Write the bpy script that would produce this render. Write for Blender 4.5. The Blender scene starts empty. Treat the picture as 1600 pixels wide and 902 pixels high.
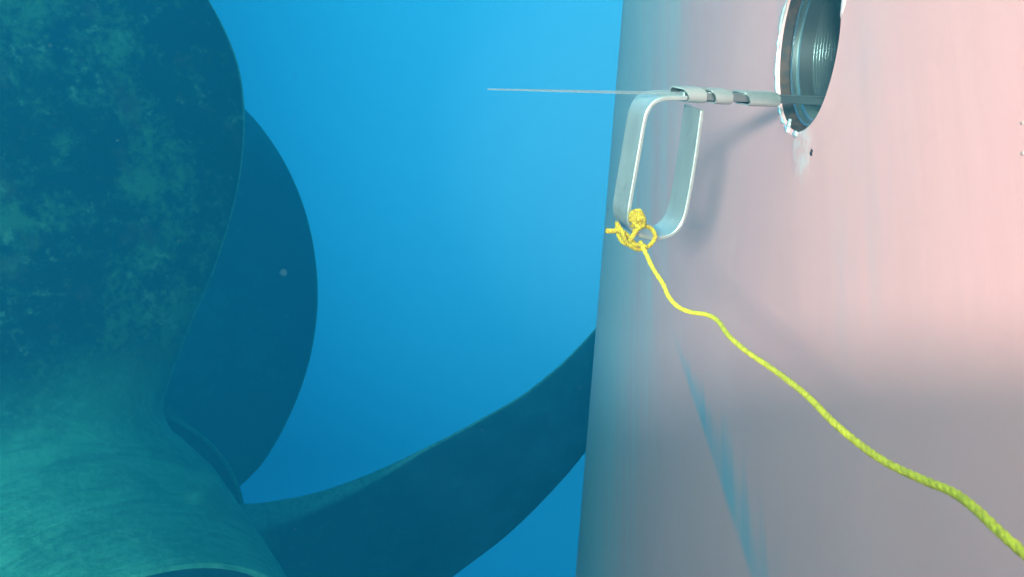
import bpy, bmesh, math, random
from mathutils import Vector, Matrix, noise

random.seed(7)
scene = bpy.context.scene
col = scene.collection

# ------------------------------------------------------------------ camera
F = 28.0 / 36.0 * 1600.0
PITCH, ROLL, YAW = math.radians(25), math.radians(1.8), math.radians(0.7)
fw = Vector((0, math.cos(PITCH), -math.sin(PITCH)))
up0 = Vector((0, math.sin(PITCH), math.cos(PITCH)))
rt0 = Vector((1, 0, 0))
Rz = Matrix.Rotation(YAW, 3, 'Z')
fw, up0, rt0 = Rz @ fw, Rz @ up0, Rz @ rt0
rt = math.cos(ROLL) * rt0 + math.sin(ROLL) * up0
up = -math.sin(ROLL) * rt0 + math.cos(ROLL) * up0
cam = bpy.data.cameras.new('camera')
cam.lens, cam.sensor_width = 28.0, 36.0
cam.clip_start, cam.clip_end = 0.01, 500.0
cam.dof.use_dof = True
cam.dof.focus_distance = 0.9
cam.dof.aperture_fstop = 22.0
cam_ob = bpy.data.objects.new('camera', cam)
col.objects.link(cam_ob)
cam_ob.matrix_world = Matrix((rt, up, -fw)).transposed().to_4x4()
scene.camera = cam_ob

# ------------------------------------------------------------------ light
SUN_DIR = Vector((1.0, 3.0, -1.15)).normalized()       # the way the light travels
SUN_EL = math.asin(-SUN_DIR.z)
SUN_STRENGTH = 3.85
sun = bpy.data.lights.new('sun', 'SUN')
sun.energy = SUN_STRENGTH
sun.angle = math.radians(6.5)
sun.color = (1.0, 0.79, 0.685)
sun_ob = bpy.data.objects.new('sun', sun)
col.objects.link(sun_ob)
sun_ob.rotation_euler = SUN_DIR.to_track_quat('-Z', 'Y').to_euler()

world = bpy.data.worlds.new('World')
scene.world = world
world.use_nodes = True
wt = world.node_tree
wt.nodes.clear()
w_out = wt.nodes.new('ShaderNodeOutputWorld')
w_bg = wt.nodes.new('ShaderNodeBackground')
w_bg.inputs['Strength'].default_value = 0.1
sky = wt.nodes.new('ShaderNodeTexSky')
sky.sky_type = 'NISHITA'
sky.sun_disc = False
sky.sun_elevation = SUN_EL
sky.sun_rotation = math.atan2(-SUN_DIR.x, -SUN_DIR.y)
tc = wt.nodes.new('ShaderNodeTexCoord')


def wdot(direction):
    n = wt.nodes.new('ShaderNodeVectorMath'); n.operation = 'DOT_PRODUCT'
    wt.links.new(tc.outputs['Generated'], n.inputs[0])
    n.inputs[1].default_value = Vector(direction).normalized()
    return n.outputs['Value']


def wramp(src, stops):
    r = wt.nodes.new('ShaderNodeValToRGB')
    r.color_ramp.interpolation = 'B_SPLINE'
    wt.links.new(src, r.inputs[0])
    e = r.color_ramp.elements
    e[0].position, e[0].color = stops[0][0], (*stops[0][1], 1)
    e[1].position, e[1].color = stops[-1][0], (*stops[-1][1], 1)
    for p, c in stops[1:-1]:
        q = e.new(p); q.color = (*c, 1)
    return r.outputs[0]


def wmix(kind, a, b, fac=1.0):
    m = wt.nodes.new('ShaderNodeMix'); m.data_type = 'RGBA'; m.blend_type = kind
    m.inputs[0].default_value = fac
    for s, i in ((a, 6), (b, 7)):
        if isinstance(s, tuple):
            m.inputs[i].default_value = (*s, 1)
        else:
            wt.links.new(s, m.inputs[i])
    return m.outputs[2]


# the light of the water round about: clear blue ahead, deeper below, bright
# where the daylight comes in from behind and above
GLOW = (0.19, 0.94, -0.24)
WATER = [(0.0, (0.045, 0.110, 0.115)), (0.30, (0.012, 0.050, 0.075)), (0.60, (0.0, 0.040, 0.095)), (0.82, (0.001, 0.128, 0.255)),
         (0.95, (0.03, 0.37, 0.55)), (1.0, (0.22, 0.50, 0.63))]
BACK = (-0.35, -0.85, 0.35)
water = wmix('MULTIPLY', wramp(wdot(GLOW), WATER), (1.0, 1.0, 1.0))
back = wramp(wdot(BACK), [(0.0, (0, 0, 0)), (0.35, (0.08, 0.07, 0.06)), (1.0, (2.05, 0.84, 0.40))])
WATER_GAIN, BACK_GAIN = 17.0, 11.0
sc1 = wt.nodes.new('ShaderNodeVectorMath'); sc1.operation = 'SCALE'
wt.links.new(water, sc1.inputs[0]); sc1.inputs['Scale'].default_value = WATER_GAIN
sc2 = wt.nodes.new('ShaderNodeVectorMath'); sc2.operation = 'SCALE'
wt.links.new(back, sc2.inputs[0]); sc2.inputs['Scale'].default_value = BACK_GAIN
skyt = wmix('MULTIPLY', sky.outputs[0], (0.10, 0.42, 0.55))
top = wramp(wdot((0.0, -0.25, 1.0)), [(0.0, (0, 0, 0)), (0.72, (0.0, 0.0, 0.0)), (1.0, (0.35, 1.0, 0.85))])
sc3 = wt.nodes.new('ShaderNodeVectorMath'); sc3.operation = 'SCALE'
wt.links.new(top, sc3.inputs[0]); sc3.inputs['Scale'].default_value = 18.0
s0 = wmix('ADD', sc1.outputs[0], sc2.outputs[0])
s1 = wmix('ADD', s0, sc3.outputs[0])
s2 = wmix('ADD', s1, skyt)
wt.links.new(s2, w_bg.inputs['Color'])
wt.links.new(w_bg.outputs[0], w_out.inputs['Surface'])

scene.view_settings.view_transform = 'Standard'
scene.view_settings.look = 'None'
scene.view_settings.exposure = 2.08
scene.view_settings.gamma = 1.0
scene.view_settings.use_curve_mapping = False
scene.render.engine = 'CYCLES'
scene.cycles.use_denoising = True
scene.cycles.max_bounces = 6
scene.cycles.volume_bounces = 0


# ------------------------------------------------------------------ helpers
def ray(px, py):
    return fw + (px - 800) / F * rt + (451 - py) / F * up


def at(px, py, d):
    return ray(px, py) * d


def on_x(px, py, X):
    v = ray(px, py)
    return v * (X / v.x)


def on_plane(px, py, p0, n):
    v = ray(px, py)
    return v * (p0.dot(n) / v.dot(n))


def cr(pts, t):
    """Catmull-Rom through pts (tuples or Vectors), t in 0..len-1"""
    n = len(pts) - 1
    i = min(int(t), n - 1)
    u = t - i
    p = [pts[max(0, i - 1)], pts[i], pts[i + 1], pts[min(n, i + 2)]]
    out = []
    for k in range(len(pts[0])):
        a, b, c, d = (q[k] for q in p)
        out.append(0.5 * (2 * b + (c - a) * u + (2 * a - 5 * b + 4 * c - d) * u * u + (3 * b - a - 3 * c + d) * u ** 3))
    return out


def obj(name, bm, m, parent=None, smooth=True, autosmooth=None):
    bmesh.ops.recalc_face_normals(bm, faces=bm.faces)
    me = bpy.data.meshes.new(name)
    bm.to_mesh(me); bm.free()
    for p in me.polygons:
        p.use_smooth = smooth
    if autosmooth is not None:
        me.set_sharp_from_angle(angle=math.radians(autosmooth))
    me.materials.append(m)
    o = bpy.data.objects.new(name, me)
    col.objects.link(o)
    if parent is not None:
        o.parent = parent
        o.matrix_parent_inverse = parent.matrix_world.inverted()
    return o


def thing(name, label, cat, loc):
    o = bpy.data.objects.new(name, None)
    col.objects.link(o)
    o.empty_display_size = 0.1
    o.matrix_world = Matrix.Translation(loc)
    o['label'] = label; o['category'] = cat
    return o


def strip(bm, rings, closed=True):
    for a, b in zip(rings, rings[1:]):
        n = len(a)
        for i in range(n if closed else n - 1):
            j = (i + 1) % n
            try:
                bm.faces.new((a[i], a[j], b[j], b[i]))
            except ValueError:
                pass


def frames(pts):
    ts = []
    for i in range(len(pts)):
        a, b = pts[max(0, i - 1)], pts[min(len(pts) - 1, i + 1)]
        ts.append((b - a).normalized())
    nrm = ts[0].orthogonal().normalized()
    out = []
    for t in ts:
        nrm = (nrm - t * nrm.dot(t)).normalized()
        out.append((nrm.copy(), t.cross(nrm).normalized()))
    return out


def tube(bm, pts, rad, seg=12, cap=True):
    fr = frames(pts)
    rings = []
    for i, p in enumerate(pts):
        r = rad(i / (len(pts) - 1)) if callable(rad) else rad
        a, b = fr[i]
        rings.append([bm.verts.new(p + r * (math.cos(2 * math.pi * k / seg) * a + math.sin(2 * math.pi * k / seg) * b)) for k in range(seg)])
    strip(bm, rings)
    if cap:
        bm.faces.new(rings[0]); bm.faces.new(rings[-1])


def twisted(bm, pts, rad, pitch, strands=3, seg=7, lay=0.30):
    """laid rope: strands wound round a path"""
    fr = frames(pts)
    s = [0.0]
    for a, b in zip(pts, pts[1:]):
        s.append(s[-1] + (b - a).length)
    for q in range(strands):
        path = []
        for i, p in enumerate(pts):
            ang = 2 * math.pi * (s[i] / pitch + q / strands)
            a, b = fr[i]
            path.append(p + rad * lay * (math.cos(ang) * a + math.sin(ang) * b))
        tube(bm, path, rad * (1.02 - lay), seg)


def dense(pts, step):
    """resample a Catmull-Rom path at an even step"""
    raw = [Vector(cr(pts, t * (len(pts) - 1) / 600)) for t in range(601)]
    out = [raw[0]]; acc = 0.0
    for a, b in zip(raw, raw[1:]):
        acc += (b - a).length
        if acc >= step:
            out.append(b); acc = 0.0
    if (out[-1] - raw[-1]).length > step * .3:
        out.append(raw[-1])
    return out


# ------------------------------------------------------------------ materials
class N:
    def __init__(s, name):
        s.m = bpy.data.materials.new(name); s.m.use_nodes = True
        s.t = s.m.node_tree
        s.b = s.t.nodes['Principled BSDF']
        s.geo = s.t.nodes.new('ShaderNodeTexCoord').outputs['Object']

    def new(s, kind, **kw):
        n = s.t.nodes.new(kind)
        for k, v in kw.items():
            setattr(n, k, v)
        return n

    def link(s, a, b):
        s.t.links.new(a, b)

    def mapping(s, scale=(1, 1, 1), loc=(0, 0, 0), rot=(0, 0, 0)):
        n = s.new('ShaderNodeMapping')
        s.link(s.geo, n.inputs[0])
        n.inputs['Scale'].default_value = scale
        n.inputs['Location'].default_value = loc
        n.inputs['Rotation'].default_value = rot
        return n.outputs[0]

    def along(s, ang, scale):
        return s.remap(s.mapping(rot=(ang, 0, 0)), scale)

    def remap(s, vec, scale):
        n = s.new('ShaderNodeMapping'); s.link(vec, n.inputs[0]); n.inputs['Scale'].default_value = scale
        return n.outputs[0]

    def noise(s, vec, scale, detail=5, rough=0.55, dist=0.0):
        n = s.new('ShaderNodeTexNoise')
        s.link(vec, n.inputs['Vector'])
        n.inputs['Scale'].default_value = scale
        n.inputs['Detail'].default_value = detail
        n.inputs['Roughness'].default_value = rough
        n.inputs['Distortion'].default_value = dist
        return n.outputs[0]

    def rng(s, src, a, b, lo=0.0, hi=1.0):
        n = s.new('ShaderNodeMapRange')
        n.interpolation_type = 'SMOOTHSTEP'
        s.link(src, n.inputs[0])
        for i, v in enumerate((a, b, lo, hi)):
            n.inputs[i + 1].default_value = v
        return n.outputs[0]

    def math(s, op, a, b=None):
        n = s.new('ShaderNodeMath', operation=op)
        for i, v in enumerate((a, b)):
            if v is None:
                continue
            if isinstance(v, (int, float)):
                n.inputs[i].default_value = v
            else:
                s.link(v, n.inputs[i])
        return n.outputs[0]

    def mix(s, fac, a, b, blend='MIX'):
        n = s.new('ShaderNodeMix', data_type='RGBA', blend_type=blend)
        for v, i in ((fac, 0), (a, 6), (b, 7)):
            if isinstance(v, (int, float)):
                n.inputs[i].default_value = v
            elif isinstance(v, tuple):
                n.inputs[i].default_value = (*v, 1)
            else:
                s.link(v, n.inputs[i])
        return n.outputs[2]

    def color(s, v):
        if isinstance(v, tuple):
            s.b.inputs['Base Color'].default_value = (*v, 1)
        else:
            s.link(v, s.b.inputs['Base Color'])

    def bump(s, h, strength=0.3, dist=0.002):
        n = s.new('ShaderNodeBump')
        n.inputs['Strength'].default_value = strength
        n.inputs['Distance'].default_value = dist
        s.link(h, n.inputs['Height'])
        s.link(n.outputs[0], s.b.inputs['Normal'])

    def set(s, **kw):
        for k, v in kw.items():
            i = s.b.inputs[k.replace('_', ' ')]
            if hasattr(v, 'links'):
                s.link(v, i)
            else:
                i.default_value = v
        return s


D = 0.28                                     # the rudder's side stands in the plane x = D
HOLE = on_x(1258, 67, D)                     # centre of the plug hole
HR = 0.089


def mat_rudder():
    n = N('antifouling_paint')
    base = (0.74, 0.36, 0.345)
    v = n.along(math.radians(39), (1, 1.0, 0.12))
    streak = n.rng(n.noise(v, 9.0, 6, 0.6), 0.35, 0.72)
    c = n.mix(n.math('MULTIPLY', streak, 0.22), base, (0.66, 0.38, 0.37))
    cloud = n.rng(n.noise(n.mapping(), 3.0, 4), 0.42, 0.7)
    c = n.mix(n.math('MULTIPLY', cloud, 0.34), c, (0.82, 0.44, 0.42))
    # leading edge: water's reflection put into colour; long blue smear low on the side
    sep = n.new('ShaderNodeSeparateXYZ'); n.link(n.geo, sep.inputs[0])
    y, z = sep.outputs['Y'], sep.outputs['Z']
    water_tint = (0.36, 0.60, 0.60)
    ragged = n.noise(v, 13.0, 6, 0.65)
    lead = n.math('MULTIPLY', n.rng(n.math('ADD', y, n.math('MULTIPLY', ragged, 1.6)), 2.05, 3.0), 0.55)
    c = n.mix(lead, c, water_tint)
    tt = n.rng(y, 1.32, 0.62)
    run = n.noise(n.mapping((1, 0.16, 1)), 30.0, 6, 0.65)
    dz = n.math('ADD', n.math('ADD', z, 0.686), n.math('MULTIPLY', n.math('SUBTRACT', run, 0.5), 0.012))
    width = n.math('ADD', n.math('MULTIPLY', tt, 0.075), 0.022)
    brush = n.noise(v, 17.0, 5, 0.62)
    width = n.math('MULTIPLY', width, n.rng(brush, 0.30, 0.68, 0.75, 1.45))
    smear = n.math('MULTIPLY', n.rng(dz, -0.010, 0.012), n.rng(n.math('DIVIDE', dz, width), 1.1, 0.15))
    smear = n.math('MULTIPLY', smear, n.math('MULTIPLY', n.rng(y, 1.34, 1.05), n.rng(y, 0.60, 0.68)))
    c = n.mix(n.math('MULTIPLY', smear, n.rng(brush, 0.28, 0.60, 0.40, 0.78)), c, (0.18, 0.38, 0.45))
    spots = n.math('MULTIPLY', n.rng(n.noise(n.along(math.radians(39), (1, 1.0, 0.2)), 8.0, 5, 0.6), 0.58, 0.78), 0.28)
    c = n.mix(spots, c, (0.30, 0.40, 0.44))
    pc = on_x(1252, 236, D)
    dv = n.new('ShaderNodeVectorMath', operation='SUBTRACT'); n.link(n.geo, dv.inputs[0]); dv.inputs[1].default_value = pc
    ln = n.new('ShaderNodeVectorMath', operation='LENGTH'); n.link(dv.outputs[0], ln.inputs[0])
    rough_d = n.math('ADD', ln.outputs['Value'], n.math('MULTIPLY', n.math('SUBTRACT', n.noise(n.mapping(), 45, 4), 0.5), 0.055))
    patch = n.rng(rough_d, 0.034, 0.018)
    c = n.mix(n.math('MULTIPLY', patch, n.rng(n.noise(n.mapping(), 70, 4), 0.38, 0.62, 0.1, 0.75)), c, (0.70, 0.58, 0.56))
    n.color(c)
    fine = n.noise(n.mapping(), 260, 3)
    broad = n.noise(v, 14, 4)
    n.bump(n.math('ADD', n.math('ADD', n.math('MULTIPLY', fine, 0.12), broad), n.math('MULTIPLY', n.noise(n.mapping(), 38, 4), n.math('MULTIPLY', patch, 1.3))), 0.20, 0.004)
    n.set(Roughness=0.5, Specular_IOR_Level=0.35)
    return n


M_RUD = mat_rudder()


def mat_steel(name, c=(0.54, 0.57, 0.54), metal=0.75, rough=0.38):
    n = N(name)
    k = n.noise(n.mapping((1, 1, 0.25)), 45, 5)
    n.color(n.mix(n.rng(k, 0.35, 0.8), c, tuple(x * 0.85 for x in c)))
    n.set(Metallic=metal, Roughness=n.rng(n.noise(n.mapping(), 200, 3), 0.2, 0.8, rough - 0.08, rough + 0.12))
    n.bump(n.noise(n.mapping(), 400, 3), 0.08, 0.0006)
    return n.m


M_STEEL = mat_steel('stainless_steel')
M_ROD = mat_steel('dull_rod_steel', (0.30, 0.34, 0.34), 0.9, 0.4)
n = N('thin_gauge_strip'); n.color((0.30, 0.38, 0.39)); n.set(Metallic=0.5, Roughness=0.4, Alpha=0.45); M_STRIP = n.m
n = N('threaded_steel'); n.color((0.40, 0.46, 0.45)); n.set(Metallic=0.95, Roughness=0.27); M_THREAD = n.m
n = N('shaded_inside'); n.color((0.05, 0.06, 0.06)); n.set(Roughness=0.6); M_INSIDE = n.m  # the shade inside the sleeves put into the colour
M_BEAD = mat_steel('weld_metal', (0.80, 0.78, 0.76), 0.6, 0.15)
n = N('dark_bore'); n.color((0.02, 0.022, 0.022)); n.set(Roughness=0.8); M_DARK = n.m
n = N('rusty_gap')
n.color(n.mix(n.rng(n.noise(n.mapping(), 90, 4), 0.4, 0.65), (0.022, 0.018, 0.016), (0.060, 0.030, 0.018))); n.set(Roughness=0.7)
M_RUST = n.m
n = N('pale_filler'); n.color((0.70, 0.52, 0.50)); n.set(Roughness=0.25)
M_FILL = n.m
n = N('bare_primer'); n.color((0.34, 0.24, 0.23)); n.set(Roughness=0.6); M_NICK = n.m
n = N('zinc'); n.color(n.mix(n.noise(n.mapping(), 40), (0.3, 0.3, 0.31), (0.45, 0.45, 0.45))); n.set(Roughness=0.8); M_ZINC = n.m
def mat_rope(name, a, b):
    n = N(name)
    n.color(n.mix(n.rng(n.noise(n.mapping(), 170, 6, 0.7), 0.38, 0.66), a, b))
    n.bump(n.noise(n.mapping(), 900, 2), 0.7, 0.0012)
    n.set(Roughness=0.8)
    return n.m


M_ROPE = mat_rope('yellow_rope', (0.54, 0.46, 0.02), (0.36, 0.31, 0.02))
M_KNOT = mat_rope('knotted_rope', (0.44, 0.35, 0.015), (0.34, 0.20, 0.01))


HA = Vector((-0.6626, 0.7404, -0.1128)).normalized()
C0 = Vector((-1.2974, 1.8619, -2.7257)); HL = 1.079; HR0, HR1 = 0.6936, 0.7908


def root_dist(n):
    """how far a point is from the shaft line"""
    v = n.new('ShaderNodeVectorMath', operation='SUBTRACT'); n.link(n.geo, v.inputs[0]); v.inputs[1].default_value = C0
    d = n.new('ShaderNodeVectorMath', operation='DOT_PRODUCT'); n.link(v.outputs[0], d.inputs[0]); d.inputs[1].default_value = HA
    l = n.new('ShaderNodeVectorMath', operation='LENGTH'); n.link(v.outputs[0], l.inputs[0])
    return n.math('SQRT', n.math('MAXIMUM', n.math('SUBTRACT', n.math('MULTIPLY', l.outputs['Value'], l.outputs['Value']), n.math('MULTIPLY', d.outputs['Value'], d.outputs['Value'])), 0.0))


def hub_color(n):
    p = n.mapping()
    mid = n.noise(p, 4.5, 7, 0.6, 0.5)
    fine = n.noise(p, 34, 6, 0.65)
    c = n.mix(n.rng(mid, 0.35, 0.65), (0.040, 0.195, 0.105), (0.075, 0.29, 0.165))
    d = n.new('ShaderNodeVectorMath', operation='DOT_PRODUCT'); n.link(n.geo, d.inputs[0]); d.inputs[1].default_value = HA
    ax = n.new('ShaderNodeVectorMath', operation='SCALE'); ax.inputs[0].default_value = HA; n.link(d.outputs['Value'], ax.inputs['Scale'])
    big = n.new('ShaderNodeVectorMath', operation='MULTIPLY_ADD'); n.link(ax.outputs[0], big.inputs[0]); big.inputs[1].default_value = (14, 14, 14); n.link(p, big.inputs[2])
    lathe = n.noise(big.outputs[0], 2.2, 6, 0.7)                # turning marks round the hub
    c = n.mix(n.math('MULTIPLY', n.rng(lathe, 0.56, 0.34), 0.60), c, (0.020, 0.110, 0.075))
    return n.mix(n.math('MULTIPLY', n.rng(fine, 0.45, 0.7), 0.45), c, (0.12, 0.36, 0.21)), mid, n.math('ADD', fine, lathe)


def mat_prop(name, growth, pale, root, bare=(0.004, 0.007, 0.008), water_tint=None, grow=(0.036, 0.105, 0.038), palec=(0.11, 0.25, 0.13)):
    """bare bronze under a coat of algae; growth and pale say how much of each, root how far the hub's growth spreads"""
    n = N(name)
    p = n.mapping()
    big = n.noise(p, 1.6, 3, 0.5)
    mid = n.noise(p, 7.5, 8, 0.63, 0.3)
    fine = n.noise(p, 38, 6, 0.7)
    g = n.math('ADD', n.math('MULTIPLY', big, 0.45), n.math('ADD', n.math('MULTIPLY', mid, 0.45), n.math('MULTIPLY', fine, 0.30)))
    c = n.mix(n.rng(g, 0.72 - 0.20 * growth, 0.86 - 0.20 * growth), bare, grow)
    c = n.mix(n.math('MULTIPLY', n.rng(n.noise(p, 5.3, 6, 0.65), 0.54, 0.66), 0.7 * pale), c, (0.050, 0.036, 0.018))
    sp = n.math('ADD', n.math('MULTIPLY', n.noise(p, 17, 5, 0.6, 0.2), 0.7), n.math('MULTIPLY', n.noise(p, 3.1, 3), 0.3))
    spot = n.math('MULTIPLY', n.rng(sp, 0.62 - 0.12 * pale, 0.74 - 0.12 * pale), n.rng(fine, 0.3, 0.6))
    c = n.mix(n.math('MULTIPLY', spot, 0.6), c, palec)
    if water_tint:
        c = n.mix(n.math('MULTIPLY', n.rng(root_dist(n), 1.15, 2.5), n.rng(g, 0.48, 0.72, 0.45, 1.0)), c, water_tint)  # bluer towards the tip: the water's veil put into colour
    hubc, m2, f2 = hub_color(n)
    rd = n.math('ADD', root_dist(n), n.math('MULTIPLY', n.math('SUBTRACT', mid, 0.5), 0.7 * root + 0.15))
    if root > 0:
        c = n.mix(n.rng(rd, HR1 + 0.06 + root, HR1 + 0.02), c, hubc)
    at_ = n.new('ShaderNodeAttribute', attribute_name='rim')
    c = n.mix(n.math('MULTIPLY', n.rng(at_.outputs['Fac'], 0.35, 0.9), n.rng(fine, 0.30, 0.55, 0.35, 0.9)), c, (0.10, 0.30, 0.24))  # pale worn edge, with the blade's lit upper edge painted in
    n.color(c)
    n.set(Roughness=0.8, Specular_IOR_Level=0.08)
    n.bump(n.math('ADD', mid, n.math('MULTIPLY', fine, 0.6)), 0.5, 0.02)
    return n.m


M_BL1 = mat_prop('fouled_bronze', 0.74, 0.55, 0.46)
M_BL2 = mat_prop('veiled_bronze_far', 0.55, 0.1, 0.05, (0.020, 0.085, 0.150), grow=(0.03, 0.15, 0.20))  # the water's blue veil over the far blade put into its colours
M_BL3 = mat_prop('bare_bronze', 0.60, 0.3, 0.10, (0.006, 0.014, 0.024), water_tint=(0.028, 0.115, 0.160), grow=(0.018, 0.065, 0.060))
M_END = mat_prop('bare_bronze_end', 0.1, 0.1, 0)


def mat_hub():
    n = N('hub_growth')
    c, mid, fine = hub_color(n)
    n.color(c)
    n.set(Roughness=0.85, Specular_IOR_Level=0.2)
    n.bump(n.math('ADD', mid, fine), 0.5, 0.02)
    return n.m


M_HUB = mat_hub()

# ------------------------------------------------------------------ rudder
rudder = thing('ship_rudder', 'pale pink painted steel rudder with a round plug hole in its side', 'rudder', (D, 0.0, -2.6))


def build_rudder():
    Y_FLAT, Y_SIL, CURV = 2.40, 2.65, 0.22

    def xs(y):
        return D + (0.5 * CURV * (y - Y_FLAT) ** 2 if y > Y_FLAT else 0.0)
    zs0, zs1 = -3.6, 0.55
    h = HR + 0.055
    ys = [-0.22, 0.0, 0.2, 0.45, HOLE.y - h, HOLE.y + h, 1.2, 1.6, 2.0]
    ys += [Y_FLAT + 0.05 * i for i in range(int((Y_SIL - Y_FLAT) / 0.05) + 1)]
    zz = [zs0, -2.8, -2.0, -1.4, -0.9, -0.5, HOLE.z - h, HOLE.z + h, 0.2, zs1]
    bm = bmesh.new()
    grid = {}
    for i, y in enumerate(ys):
        for k, z in enumerate(zz):
            grid[i, k] = bm.verts.new((xs(y), y, z))
    hi, hk = ys.index(HOLE.y - h), zz.index(HOLE.z - h)
    for i in range(len(ys) - 1):
        for k in range(len(zz) - 1):
            if (i, k) == (hi, hk):
                continue
            bm.faces.new((grid[i, k], grid[i + 1, k], grid[i + 1, k + 1], grid[i, k + 1]))
    # the hole: square cell to circle
    n = 96
    def ring(r, x, wob=0.0):
        out = []
        for q in range(n):
            a = 2 * math.pi * (q + 0.5) / n - math.pi
            w = 1 + wob * (noise.noise(Vector((math.cos(a) * 3, math.sin(a) * 3, 5))) )
            out.append(bm.verts.new((x, HOLE.y + r * w * math.cos(a), HOLE.z + r * w * math.sin(a))))
        return out
    r0 = ring(HR + 0.030, D); r1 = ring(HR + 0.016, D); r2 = ring(HR + 0.004, D - 0.0005, 0.01); r3 = ring(HR, D + 0.002, 0.012); r4 = ring(HR, D + 0.004)
    strip(bm, [r0, r1, r2, r3, r4])
    corners = [grid[hi, hk], grid[hi + 1, hk], grid[hi + 1, hk + 1], grid[hi, hk + 1]]
    q4 = n // 4
    for q in range(n):
        c0, c1 = q // q4, ((q + 1) % n) // q4
        if c0 == c1:
            bm.faces.new((corners[c0], r0[q], r0[(q + 1) % n]))
        else:
            bm.faces.new((corners[c0], r0[q], r0[(q + 1) % n], corners[c1]))
    # nose and far side: plan outline carried on from the visible side
    nose = []
    x0, s0 = xs(ys[-1]), CURV * (ys[-1] - Y_FLAT)
    for i in range(1, 15):
        t = math.pi * i / 14
        nose.append((x0 + 0.30 * (1 - math.cos(t)), ys[-1] + 0.28 * math.sin(t) + 0.0))
    outline = nose + [(x0 + 0.62, 2.2), (x0 + 0.62, 0.2), (x0 + 0.45, -0.22)]
    prev = [grid[len(ys) - 1, k] for k in range(len(zz))]
    first = [grid[0, k] for k in range(len(zz))]
    for (x, y) in outline:
        cur = [bm.verts.new((x, y, z)) for z in zz]
        for k in range(len(zz) - 1):
            bm.faces.new((prev[k], cur[k], cur[k + 1], prev[k + 1]))
        prev = cur
    for k in range(len(zz) - 1):
        bm.faces.new((prev[k], first[k], first[k + 1], prev[k + 1]))
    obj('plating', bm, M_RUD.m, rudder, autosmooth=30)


build_rudder()


# added plate, out of view, shaped to shade the rudder's lower side
bm = bmesh.new()
fr_ = [[bm.verts.new((x, y, z)) for x, z in ((D, 0.04), (0.108, -0.009), (0.03, -0.062), (-0.04, -0.11), (-0.107, -0.168), (-0.26, -0.34), (-0.50, -0.48), (-0.75, -0.66), (-0.85, -1.0), (-0.75, -1.5), (D, -1.7))] for y in (-0.12, -0.15)]
strip(bm, fr_); bm.faces.new(fr_[0]); bm.faces.new(fr_[1])
obj('shade_plate', bm, M_RUD.m, rudder, smooth=False)


def lathe_x(profile, m, name, n=96, wob=None):
    bm = bmesh.new()
    rings = []
    for (x, r) in profile:
        rr = []
        for q in range(n):
            a = 2 * math.pi * q / n
            k = wob(a, x, r) if wob else 0
            rr.append(bm.verts.new((x, HOLE.y + (r + k) * math.cos(a), HOLE.z + (r + k) * math.sin(a))))
        rings.append(rr)
    strip(bm, rings)
    return obj(name, bm, m, rudder, autosmooth=50)


# rusty gap, polished lip rings, the threaded bore and its dark bottom
lathe_x([(D + 0.003, HR + 0.002), (D + 0.0035, HR - 0.0005), (D + 0.013, HR - 0.0015), (D + 0.015, HR - 0.006)], M_RUST, 'joint_gap')
prof = [(D + 0.0155, HR - 0.003), (D + 0.0135, HR - 0.0055), (D + 0.0145, HR - 0.0075), (D + 0.021, HR - 0.0080), (D + 0.0215, HR - 0.0105), (D + 0.0195, HR - 0.0112), (D + 0.0205, HR - 0.0125), (D + 0.033, HR - 0.0125)]
x = D + 0.036
while x < D + 0.13:
    prof += [(x, HR - 0.0125), (x + 0.0012, HR - 0.0108), (x + 0.0024, HR - 0.0125)]
    x += 0.0032
bush = lathe_x(prof, M_THREAD, 'threaded_bushing', 160)
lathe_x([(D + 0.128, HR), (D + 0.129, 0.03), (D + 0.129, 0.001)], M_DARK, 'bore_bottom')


def build_bead():
    bm = bmesh.new()
    n = 160; rings = []
    for q in range(n + 1):
        a = math.radians(-88) + math.radians(200) * q / n      # along the forward side only
        w = noise.noise(Vector((math.cos(a) * 4, math.sin(a) * 4, 1.7)))
        w2 = noise.noise(Vector((math.cos(a) * 11, math.sin(a) * 11, 3.7)))
        R = HR + 0.0022 + 0.0022 * w + 0.0012 * w2
        rr = max(0.0006, 0.0019 + 0.0022 * w2 + 0.0012 * w)
        ring = []
        for k in range(10):
            b = 2 * math.pi * k / 10
            ring.append(bm.verts.new((D + rr * 0.9 * math.sin(b), HOLE.y + (R + rr * math.cos(b)) * math.cos(a), HOLE.z + (R + rr * math.cos(b)) * math.sin(a))))
        rings.append(ring)
    strip(bm, rings)
    bm.faces.new(rings[0]); bm.faces.new(rings[-1])
    obj('weld_bead', bm, M_BEAD, rudder)


build_bead()


def blob(bm, c, rx, ry, rz, seed=0.0, amp=0.25, sub=3):
    r = bmesh.ops.create_icosphere(bm, subdivisions=sub, radius=1.0)
    for v in r['verts']:
        k = 1 + amp * noise.noise(v.co * 1.7 + Vector((seed, seed * 2, 0)))
        v.co = Vector((c.x + v.co.x * rx * k, c.y + v.co.y * ry * k, c.z + v.co.z * rz * k))


bm = bmesh.new(); blob(bm, on_x(1243, 210, D), 0.0025, 0.0055, 0.0032, 2.0, 0.5); blob(bm, on_x(1233, 193, D), 0.0018, 0.003, 0.006, 4.0, 0.6); obj('weld_spatter', bm, M_BEAD, rudder)
bm = bmesh.new(); blob(bm, on_x(1268, 238, D), 0.0010, 0.003, 0.0034, 9.0, 0.6); obj('paint_chip', bm, M_DARK, rudder)
bm = bmesh.new(); blob(bm, on_x(1318, 8, D), 0.0015, 0.004, 0.010, 5.0, 0.4); obj('paint_run', bm, M_FILL, rudder)
bm = bmesh.new(); blob(bm, on_x(1597, 192, D), 0.0006, 0.0013, 0.0010, 5.0, 0.5); blob(bm, on_x(1598, 240, D), 0.0006, 0.0014, 0.0012, 7.0, 0.5); obj('paint_nick', bm, M_NICK, rudder)


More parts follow.
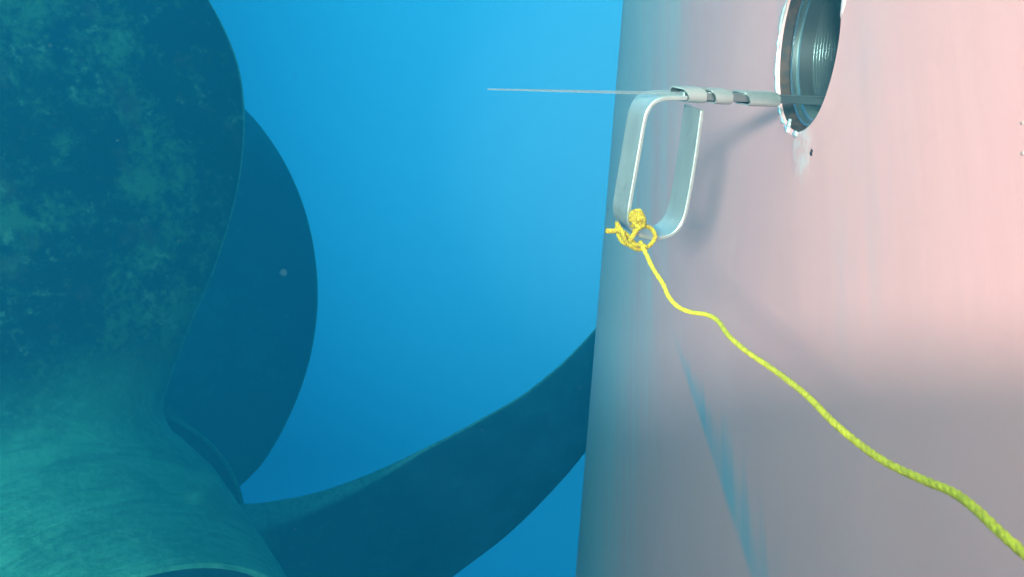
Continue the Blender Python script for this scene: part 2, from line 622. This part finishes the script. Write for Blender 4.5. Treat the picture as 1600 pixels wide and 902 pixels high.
# ------------------------------------------------------------------ gauge tool in the hole
PHI = math.radians(24)
E_IN = Vector((math.cos(PHI), math.sin(PHI), 0))          # along the bar, into the hole
B_AX = Vector((-math.sin(PHI), math.cos(PHI), 0))         # across the flat bar
T0 = on_x(1252, 162, D)
tool = thing('gauge_handle', 'bare steel rod with a bent flat bar handle sticking out of the plug hole', 'tool', T0)


def tp(px, py, off=0.0):
    return on_plane(px, py, T0, B_AX) + B_AX * off


def box_along(bm, p, q, hgt, dep, taper=1.0):
    """solid bar from p to q, hgt in z, dep along B_AX (behind the near face)"""
    rings = []
    for c, k in ((p, taper), (q, 1.0)):
        rings.append([bm.verts.new(c + Vector((0, 0, sz * hgt * k / 2)) + B_AX * (sy * dep * k / 2 + dep / 2)) for sz, sy in ((1, -1), (1, 1), (-1, 1), (-1, -1))])
    strip(bm, rings)
    bm.faces.new(rings[0]); bm.faces.new(rings[1])


def build_tool():
    bm = bmesh.new(); box_along(bm, tp(766, 142, .006), tp(1075, 149, .006), 0.0034, 0.002, 0.35)
    obj('feeler_rod', bm, M_STRIP, tool, smooth=False)
    bm = bmesh.new(); box_along(bm, tp(1072, 151, .004), tp(1283, 162, .004) + E_IN * 0.02, 0.0080, 0.007)
    bmesh.ops.bevel(bm, geom=bm.edges[:], offset=0.0008, segments=1, affect='EDGES')
    obj('bar', bm, M_ROD, tool, smooth=False)
    for (x0, y0, x1, y1) in ((1080, 150, 1106, 151.5), (1123, 152.5, 1147, 154), (1176, 156, 1221, 158)):
        bm = bmesh.new()
        p, q = tp(x0, y0), tp(x1, y1)
        H, Dp, w = 0.0140, 0.022, 0.0016

        def sect(c, h, dp, cut, ch):
            """eight-cornered tube section, cut back at a slant on the near side"""
            out = []
            for z_, y_ in ((.5, -.5 + ch / dp), (.5, .5 - ch / dp), (.5 - ch / h, .5), (-.5 + ch / h, .5), (-.5, .5 - ch / dp), (-.5, -.5 + ch / dp), (-.5 + ch / h, -.5), (.5 - ch / h, -.5)):
                out.append(bm.verts.new(c + Vector((0, 0, z_ * h)) + B_AX * (Dp / 2 + y_ * dp) - E_IN * (cut * (0.55 * (y_ + .5) + 0.45 * (z_ + .5)))))
            return out
        o0 = sect(p, H, Dp, 0.012, .004); o1 = sect(q, H, Dp, 0.004, .004)
        i0 = sect(p, H - 2 * w, Dp - 2 * w, 0.012, .003); i1 = sect(q, H - 2 * w, Dp - 2 * w, 0.004, .003)
        strip(bm, [i0, o0, o1, i1, i0])
        inner = set(i0 + i1)
        for f_ in bm.faces:
            if all(v in inner for v in f_.verts):
                f_.material_index = 1
        so = obj('sleeve', bm, M_STEEL, tool, autosmooth=50)
        so.data.materials.append(M_INSIDE)
    # flat bar bent into a loop
    px = [(1074, 154), (1052, 154), (1034, 156), (1021, 163), (1012, 177), (1007, 196), (1001, 230), (993, 275), (986, 315), (983, 338),
          (986, 354), (996, 366), (1012, 372), (1030, 373), (1047, 369), (1060, 359), (1069, 343), (1076, 315), (1086, 258), (1093, 210), (1098, 173)]
    path = dense([tp(*p) for p in px], 0.003)
    th, w = 0.0040, 0.030
    rings = []
    for i, p in enumerate(path):
        t = (path[min(i + 1, len(path) - 1)] - path[max(i - 1, 0)]).normalized()
        nr = B_AX.cross(t).normalized()
        e = 0.0007
        rings.append([bm2 for bm2 in ((nr * (th / 2 - e), 0), (nr * th / 2, e), (nr * th / 2, w - e), (nr * (th / 2 - e), w), (-nr * (th / 2 - e), w), (-nr * th / 2, w - e), (-nr * th / 2, e), (-nr * (th / 2 - e), 0))])
    bm = bmesh.new()
    vr = [[bm.verts.new(path[i] + a + B_AX * b) for a, b in r] for i, r in enumerate(rings)]
    strip(bm, vr)
    bm.faces.new(vr[0]); bm.faces.new(vr[-1])
    obj('handle_loop', bm, M_STEEL, tool, autosmooth=40)


build_tool()

# ------------------------------------------------------------------ yellow rope
TD = (tp(1000, 375)).dot(fw)
rope_px = [(1000, 377, TD - .006), (1010, 398, TD - .01), (1021, 421, TD - .015), (1036, 444, TD - .02), (1045, 464, TD - .025), (1060, 480, TD - .03), (1080, 488, TD - .04), (1105, 492, TD - .06), (1122, 502, TD - .08), (1138, 524, TD - .12),
           (1165, 548, TD - .16), (1210, 579, TD - .21), (1258, 616, TD - .27), (1300, 658, TD - .32), (1340, 692, TD - .35), (1385, 723, TD - .38), (1440, 749, TD - .41), (1490, 770, TD - .435),
           (1525, 796, TD - .455), (1565, 834, TD - .475), (1610, 874, TD - .49), (1680, 940, TD - .51)]
rope = thing('yellow_rope', 'thin yellow rope knotted to the steel handle and running across the rudder', 'rope', at(*rope_px[0]))
RR = 0.0024
bm = bmesh.new()
twisted(bm, dense([at(*p) for p in rope_px], 0.0022), RR, 0.017)
obj('line', bm, M_ROPE, rope)


def kt(pts, r=RR, o=0.0):
    p = [tp(x, y, d) for x, y, d in pts]
    twisted(bm, dense(p, 0.0016), r, 0.012, 3, 7, 0.52)


bm = bmesh.new()
for sd in range(5):                                  # bunched, fraying end
    q0 = 984 + 3.2 * sd
    kt([(q0, 352 - 2 * (sd % 2), -.004 - .001 * (sd % 3)), (q0 + 1, 342, -.009 + .0012 * sd), (q0 + 1.5 - sd * .3, 333, -.007), (q0 + 3 * ((sd * 7) % 3 - 1) * .5, 328 + (sd * 5) % 4, -.005)], RR * 0.85)
# tail to the left, turns round the bar, the ring at the right and the bunched end above
kt([(944, 359, -.004), (953, 358, -.006), (962, 357, -.007), (972, 362, -.006), (981, 371, -.004), (988, 379, -.003)], RR * 1.15)
kt([(962, 347, -.002), (966, 360, -.009), (970, 372, -.009), (978, 380, -.008), (990, 386, -.007), (1001, 384, -.008), (1011, 377, -.008), (1018, 366, -.007), (1015, 356, -.004), (1005, 352, -.003), (997, 354, -.003)], RR)
kt([(969, 350, .006), (967, 366, .002), (972, 378, -.003), (984, 378, -.007), (996, 379, -.009), (1003, 381, -.009)], RR)
kt([(978, 374, -.006), (982, 363, -.009), (989, 352, -.009), (994, 343, -.008), (988, 334, -.006), (984, 341, -.006), (990, 350, -.010), (998, 346, -.009), (999, 336, -.007), (991, 331, -.006)], RR * 1.15)
kt([(985, 345, -.002), (986, 333, -.002), (997, 329, -.003), (1000, 342, -.003), (995, 353, -.005), (985, 358, -.006)], RR * 1.2)
kt([(987, 338, -.010), (993, 336, -.011), (998, 341, -.010)], RR * 1.2)
kt([(996, 333, -.006), (999, 328, -.006)], RR * .8)
obj('knot', bm, M_KNOT, rope)

# ------------------------------------------------------------------ propeller
prop = thing('ship_propeller', 'huge algae covered bronze ship propeller beside the rudder', 'propeller', C0 + HA * HL)
e1 = HA.cross(Vector((0, 0, 1))).normalized(); e2 = e1.cross(HA)


def lathe_hub(profile, m, name, n=320, raw=False):
    bm = bmesh.new(); rings = []
    for (s, r) in profile:
        ring = []
        for q in range(n):
            a = 2 * math.pi * q / n
            p = C0 + HA * s + r * (math.cos(a) * e1 + math.sin(a) * e2)
            ring.append(bm.verts.new(p))
        rings.append(ring)
    strip(bm, rings)
    return bm if raw else obj(name, bm, m, prop, autosmooth=45)


hub_prof = [(0.012, HR0 - 0.024), (-0.006, HR0 - 0.016), (0.0, HR0), (0.03, HR0 + 0.012)]
for i in range(1, 72):
    t = i / 72
    hub_prof.append((0.03 + (HL - 0.04) * t, HR0 + 0.012 + (HR1 - HR0 - 0.012) * t + 0.008 * math.sin(math.pi * t)))
hub_prof += [(HL - 0.006, HR1 - 0.002), (HL, HR1 - 0.01), (HL + 0.006, HR1 - 0.08), (HL + 0.05, HR1 - 0.09)]
hub_bm = lathe_hub(hub_prof, M_HUB, 'hub', raw=True)
lathe_hub([(0.010, HR0 - 0.022), (0.05, HR0 - 0.05), (0.16, HR0 - 0.12), (0.24, HR0 - 0.30), (0.26, 0.01)], M_END, 'end_recess', n=128)
lathe_hub([(HL + 0.05, HR1 - 0.10), (HL + 0.048, HR1 + 0.01), (HL + 0.05, HR1 + 0.028), (HL + 0.065, HR1 + 0.030), (HL + 0.5, HR1 - 0.02), (HL + 0.9, HR1 - 0.06), (HL + 0.9, 0.05)], M_END, 'rope_guard')
lathe_hub([(HL + 0.10 + 0.012 * math.cos(a_ * math.pi / 5), HR1 + 0.070 + 0.012 * math.sin(a_ * math.pi / 5)) for a_ in range(11)], M_HUB, 'guard_rim', n=160)
lathe_hub([(HL + 0.11, HR1 - 0.05), (HL + 0.11, HR1 + 0.065), (HL + 0.15, HR1 + 0.062), (HL + 0.15, HR1 - 0.05)], M_END, 'guard_flange', n=160)


def blade(secs, m, rimw=0.022, camber=0.05, edge=0.5, ns=48, nc=28, tip=True, wob=0.0):
    """secs: (A px py d, B px py d, thickness, edge exponent); loft from root to tip"""
    fl = [tuple(a) + tuple(b) + (t, ex) for a, b, t, ex in secs]
    rows = []
    for i in range(ns + 1):
        v = cr(fl, i / ns * (len(fl) - 1))
        rows.append((at(*v[0:3]), at(*v[3:6]), max(v[6], 0.004), max(v[7], 0.12)))
    bm = bmesh.new(); rings = []
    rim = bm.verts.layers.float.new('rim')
    for i, (A, Bp, t, ex) in enumerate(rows):
        i0, i1 = max(0, i - 1), min(ns, i + 1)
        span = ((rows[i1][0] + rows[i1][1]) - (rows[i0][0] + rows[i0][1])).normalized()
        chord = Bp - A
        nr = chord.cross(span).normalized()
        mid = (A + Bp) / 2
        if nr.dot(mid) > 0:
            nr = -nr                                   # towards the viewer's side
        f_, b_ = [], []
        for k in range(nc + 1):
            s = 0.5 - 0.5 * math.cos(math.pi * k / nc)
            h = t * 0.5 * (max(0.0, 4 * s * (1 - s))) ** ex
            c = A + chord * s + nr * (camber * chord.length * 4 * s * (1 - s))
            if wob and k in (0,) :
                c = c + chord.normalized() * wob * noise.noise(Vector((i * 0.9, 0, 3)))
            f_.append(c + nr * h); b_.append(c - nr * h)
        ring = f_ + b_[-2:0:-1]
        vs = [bm.verts.new(p) for p in ring]
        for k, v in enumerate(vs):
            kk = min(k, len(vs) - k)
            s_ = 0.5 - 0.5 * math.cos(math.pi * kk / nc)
            v[rim] = max(0.0, 1 - min(s_, 1 - s_) * chord.length / max(rimw, 0.28 * t if t > 0.1 else 0.0))  # wider where the blade is thick, for the painted lit band
        rings.append(vs)
    strip(bm, rings)
    bm.faces.new(rings[0]); bm.faces.new(rings[-1])
    bmesh.ops.remove_doubles(bm, verts=bm.verts, dist=0.0004)
    return bm


# upper left blade, nearest; A = its right edge, B = its left edge out of frame
b1 = [((262, 760, 3.65), (-260, 960, 2.85), 0.50, 0.5),
      ((238, 664, 3.62), (-300, 800, 2.78), 0.30, 0.5),
      ((266, 590, 3.60), (-340, 650, 2.72), 0.19, 0.5),
      ((300, 505, 3.58), (-370, 500, 2.68), 0.15, 0.5),
      ((338, 415, 3.56), (-390, 360, 2.66), 0.12, 0.5),
      ((368, 315, 3.54), (-400, 230, 2.66), 0.10, 0.5),
      ((382, 215, 3.52), (-390, 100, 2.68), 0.08, 0.5),
      ((376, 118, 3.50), (-350, -40, 2.74), 0.06, 0.5),
      ((347, 38, 3.48), (-270, -170, 2.82), 0.05, 0.5),
      ((300, -35, 3.46), (-150, -250, 2.95), 0.04, 0.5),
      ((220, -110, 3.42), (-10, -260, 3.10), 0.03, 0.5),
      ((130, -190, 3.36), (80, -220, 3.25), 0.02, 0.5)]
bl1 = blade(b1, M_BL1, camber=0.04, ns=110, nc=60)
# the blade behind it
b2 = [((400, 840, 4.75), (120, 790, 4.35), 0.30, 0.5),
      ((358, 786, 4.80), (110, 720, 4.35), 0.22, 0.5),
      ((412, 722, 4.85), (100, 610, 4.35), 0.16, 0.5),
      ((455, 645, 4.88), (100, 500, 4.35), 0.12, 0.5),
      ((484, 562, 4.90), (110, 410, 4.38), 0.10, 0.5),
      ((496, 480, 4.90), (130, 330, 4.42), 0.08, 0.5),
      ((493, 405, 4.90), (160, 250, 4.46), 0.07, 0.5),
      ((477, 330, 4.90), (200, 190, 4.52), 0.05, 0.5),
      ((448, 260, 4.88), (250, 150, 4.60), 0.04, 0.5),
      ((405, 195, 4.85), (300, 135, 4.68), 0.03, 0.5),
      ((350, 140, 4.80), (330, 132, 4.75), 0.02, 0.5)]
bl2 = blade(b2, M_BL2, rimw=0.032, camber=0.03)
# the blade reaching right behind the rudder; A = its upper edge
b3 = [((330, 812, 4.10), (360, 1180, 5.42), 0.42, 0.22),
      ((372, 806, 4.12), (400, 1150, 5.36), 0.34, 0.20),
      ((430, 796, 4.14), (450, 1110, 5.27), 0.29, 0.20),
      ((500, 777, 4.16), (530, 1060, 5.18), 0.22, 0.22),
      ((580, 744, 4.18), (620, 975, 5.01), 0.155, 0.28),
      ((660, 703, 4.20), (700, 906, 4.93), 0.09, 0.40),
      ((740, 661, 4.22), (790, 838, 4.86), 0.06, 0.5),
      ((812, 620, 4.25), (860, 770, 4.79), 0.045, 0.5),
      ((868, 577, 4.28), (915, 706, 4.74), 0.04, 0.5),
      ((912, 534, 4.31), (960, 640, 4.69), 0.035, 0.5),
      ((950, 490, 4.34), (990, 570, 4.63), 0.03, 0.5),
      ((985, 455, 4.38), (1000, 490, 4.51), 0.02, 0.5)]
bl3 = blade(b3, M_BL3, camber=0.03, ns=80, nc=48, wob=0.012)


def hub_sdf(p):
    v = p - C0
    s_ = v.dot(HA)
    w = v - HA * s_
    t = min(1.0, max(0.0, (s_ - 0.03) / (HL - 0.04)))
    R = HR0 + 0.012 + (HR1 - HR0 - 0.012) * t + 0.008 * math.sin(math.pi * t)
    out = max(s_ - HL, -s_, 0.0)
    d = w.length - R
    return (math.hypot(max(d, 0), out) if out > 0 else d), w.normalized()


from mathutils.bvhtree import BVHTree
for b_ in (hub_bm, bl1, bl2, bl3):
    bmesh.ops.recalc_face_normals(b_, faces=b_.faces); b_.normal_update()
push_hub = {}
for b_, k in ((bl1, 0.36), (bl3, 0.16)):
    tree = BVHTree.FromBMesh(b_)
    for v in hub_bm.verts:
        s_ = (v.co - C0).dot(HA)
        if s_ < 0.02 or s_ > HL - 0.008:
            continue
        q, nq, _, dist = tree.find_nearest(v.co, k)
        if q is None:
            continue
        if (v.co - q).dot(nq) < 0:
            dist = 0.0
        nr_ = (v.co - C0 - HA * s_).normalized()
        n_ = (nr_ + nq * max(0.0, min(1.0, 0.5 + nq.dot(nr_)))).normalized()
        fade = min(1.0, (s_ - 0.02) / 0.15, (HL - 0.008 - s_) / 0.05)
        push_hub[v] = push_hub.get(v, Vector((0, 0, 0))) + n_ * (fade * (1 - dist / k) ** 2 * k * 0.25)
    mv = []
    for v in b_.verts:
        d, nh = hub_sdf(v.co)
        if d < k:
            mv.append((v, (nh + v.normal).normalized() * ((1 - max(d, 0) / k) ** 2 * k * 0.25)))
    for v, o in mv:
        v.co += o
for _ in range(12):
    push_hub = {v: (push_hub.get(v, Vector((0, 0, 0))) * 2 + sum((push_hub.get(e.other_vert(v), Vector((0, 0, 0))) for e in v.link_edges), Vector((0, 0, 0)))) / (2 + len(v.link_edges))
                for v in hub_bm.verts if 0.02 < (v.co - C0).dot(HA) < HL - 0.008}
for v, o in push_hub.items():
    v.co += o
obj('hub', hub_bm, M_HUB, prop, autosmooth=45)
obj('blade', bl1, M_BL1, prop)
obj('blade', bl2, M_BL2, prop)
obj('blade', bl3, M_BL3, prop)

# ------------------------------------------------------------------ specks in the water
n = N('drifting_speck'); n.color((0.14, 0.24, 0.26)); n.set(Roughness=0.9, Alpha=0.06)
bm = bmesh.new()
blob(bm, at(443, 426, 1.3), 0.0062, 0.006, 0.006, 3.0, 0.2, 3)
for sd in range(40):
    px, py, d = random.uniform(20, 950), random.uniform(20, 880), random.uniform(0.7, 2.4)
    k = random.choice((0.0008, 0.0010, 0.0014, 0.0022)) * (d ** .5)
    blob(bm, at(px, py, d), k, k * random.uniform(.6, 1.3), k * random.uniform(.6, 1.3), sd, 0.3, 2)
sp = obj('drifting_specks', bm, n.m)
sp['kind'] = 'stuff'; sp['label'] = 'faint pale specks drifting in the blue water'; sp['category'] = 'particles'

# ------------------------------------------------------------------ the water itself
hz = bpy.data.meshes.new('haze')
bm = bmesh.new()
bmesh.ops.create_cube(bm, size=1.0)
lo, hi_ = Vector((-4.0, -0.3, -5.0)), Vector((2.0, 6.5, 1.2))
for v in bm.verts:
    v.co = Vector([lo[i] + (v.co[i] + 0.5) * (hi_[i] - lo[i]) for i in range(3)])
bm.to_mesh(hz); bm.free()
hz_o = bpy.data.objects.new('haze', hz); col.objects.link(hz_o)
hz_o['kind'] = 'stuff'; hz_o['label'] = 'clear blue sea water all round the propeller and rudder'; hz_o['category'] = 'water'
hm = bpy.data.materials.new('sea_water'); hm.use_nodes = True
ht = hm.node_tree; ht.nodes.clear()
ho = ht.nodes.new('ShaderNodeOutputMaterial')
pv = ht.nodes.new('ShaderNodeVolumePrincipled')
SIG_S = (0.001, 0.040, 0.076)                 # scattering per metre
SIG_A = (0.50, 0.29, 0.22)                  # absorption per metre
DEN = 0.85
cc = [s / DEN for s in SIG_S]
pv.inputs['Color'].default_value = (*cc, 1)
pv.inputs['Density'].default_value = DEN
pv.inputs['Anisotropy'].default_value = 0.2
pv.inputs['Absorption Color'].default_value = (*[max(0.0, 1 - SIG_A[i] / (DEN * (1 - cc[i]))) ** 2 for i in range(3)], 1)
ht.links.new(pv.outputs[0], ho.inputs['Volume'])
hz.materials.append(hm)
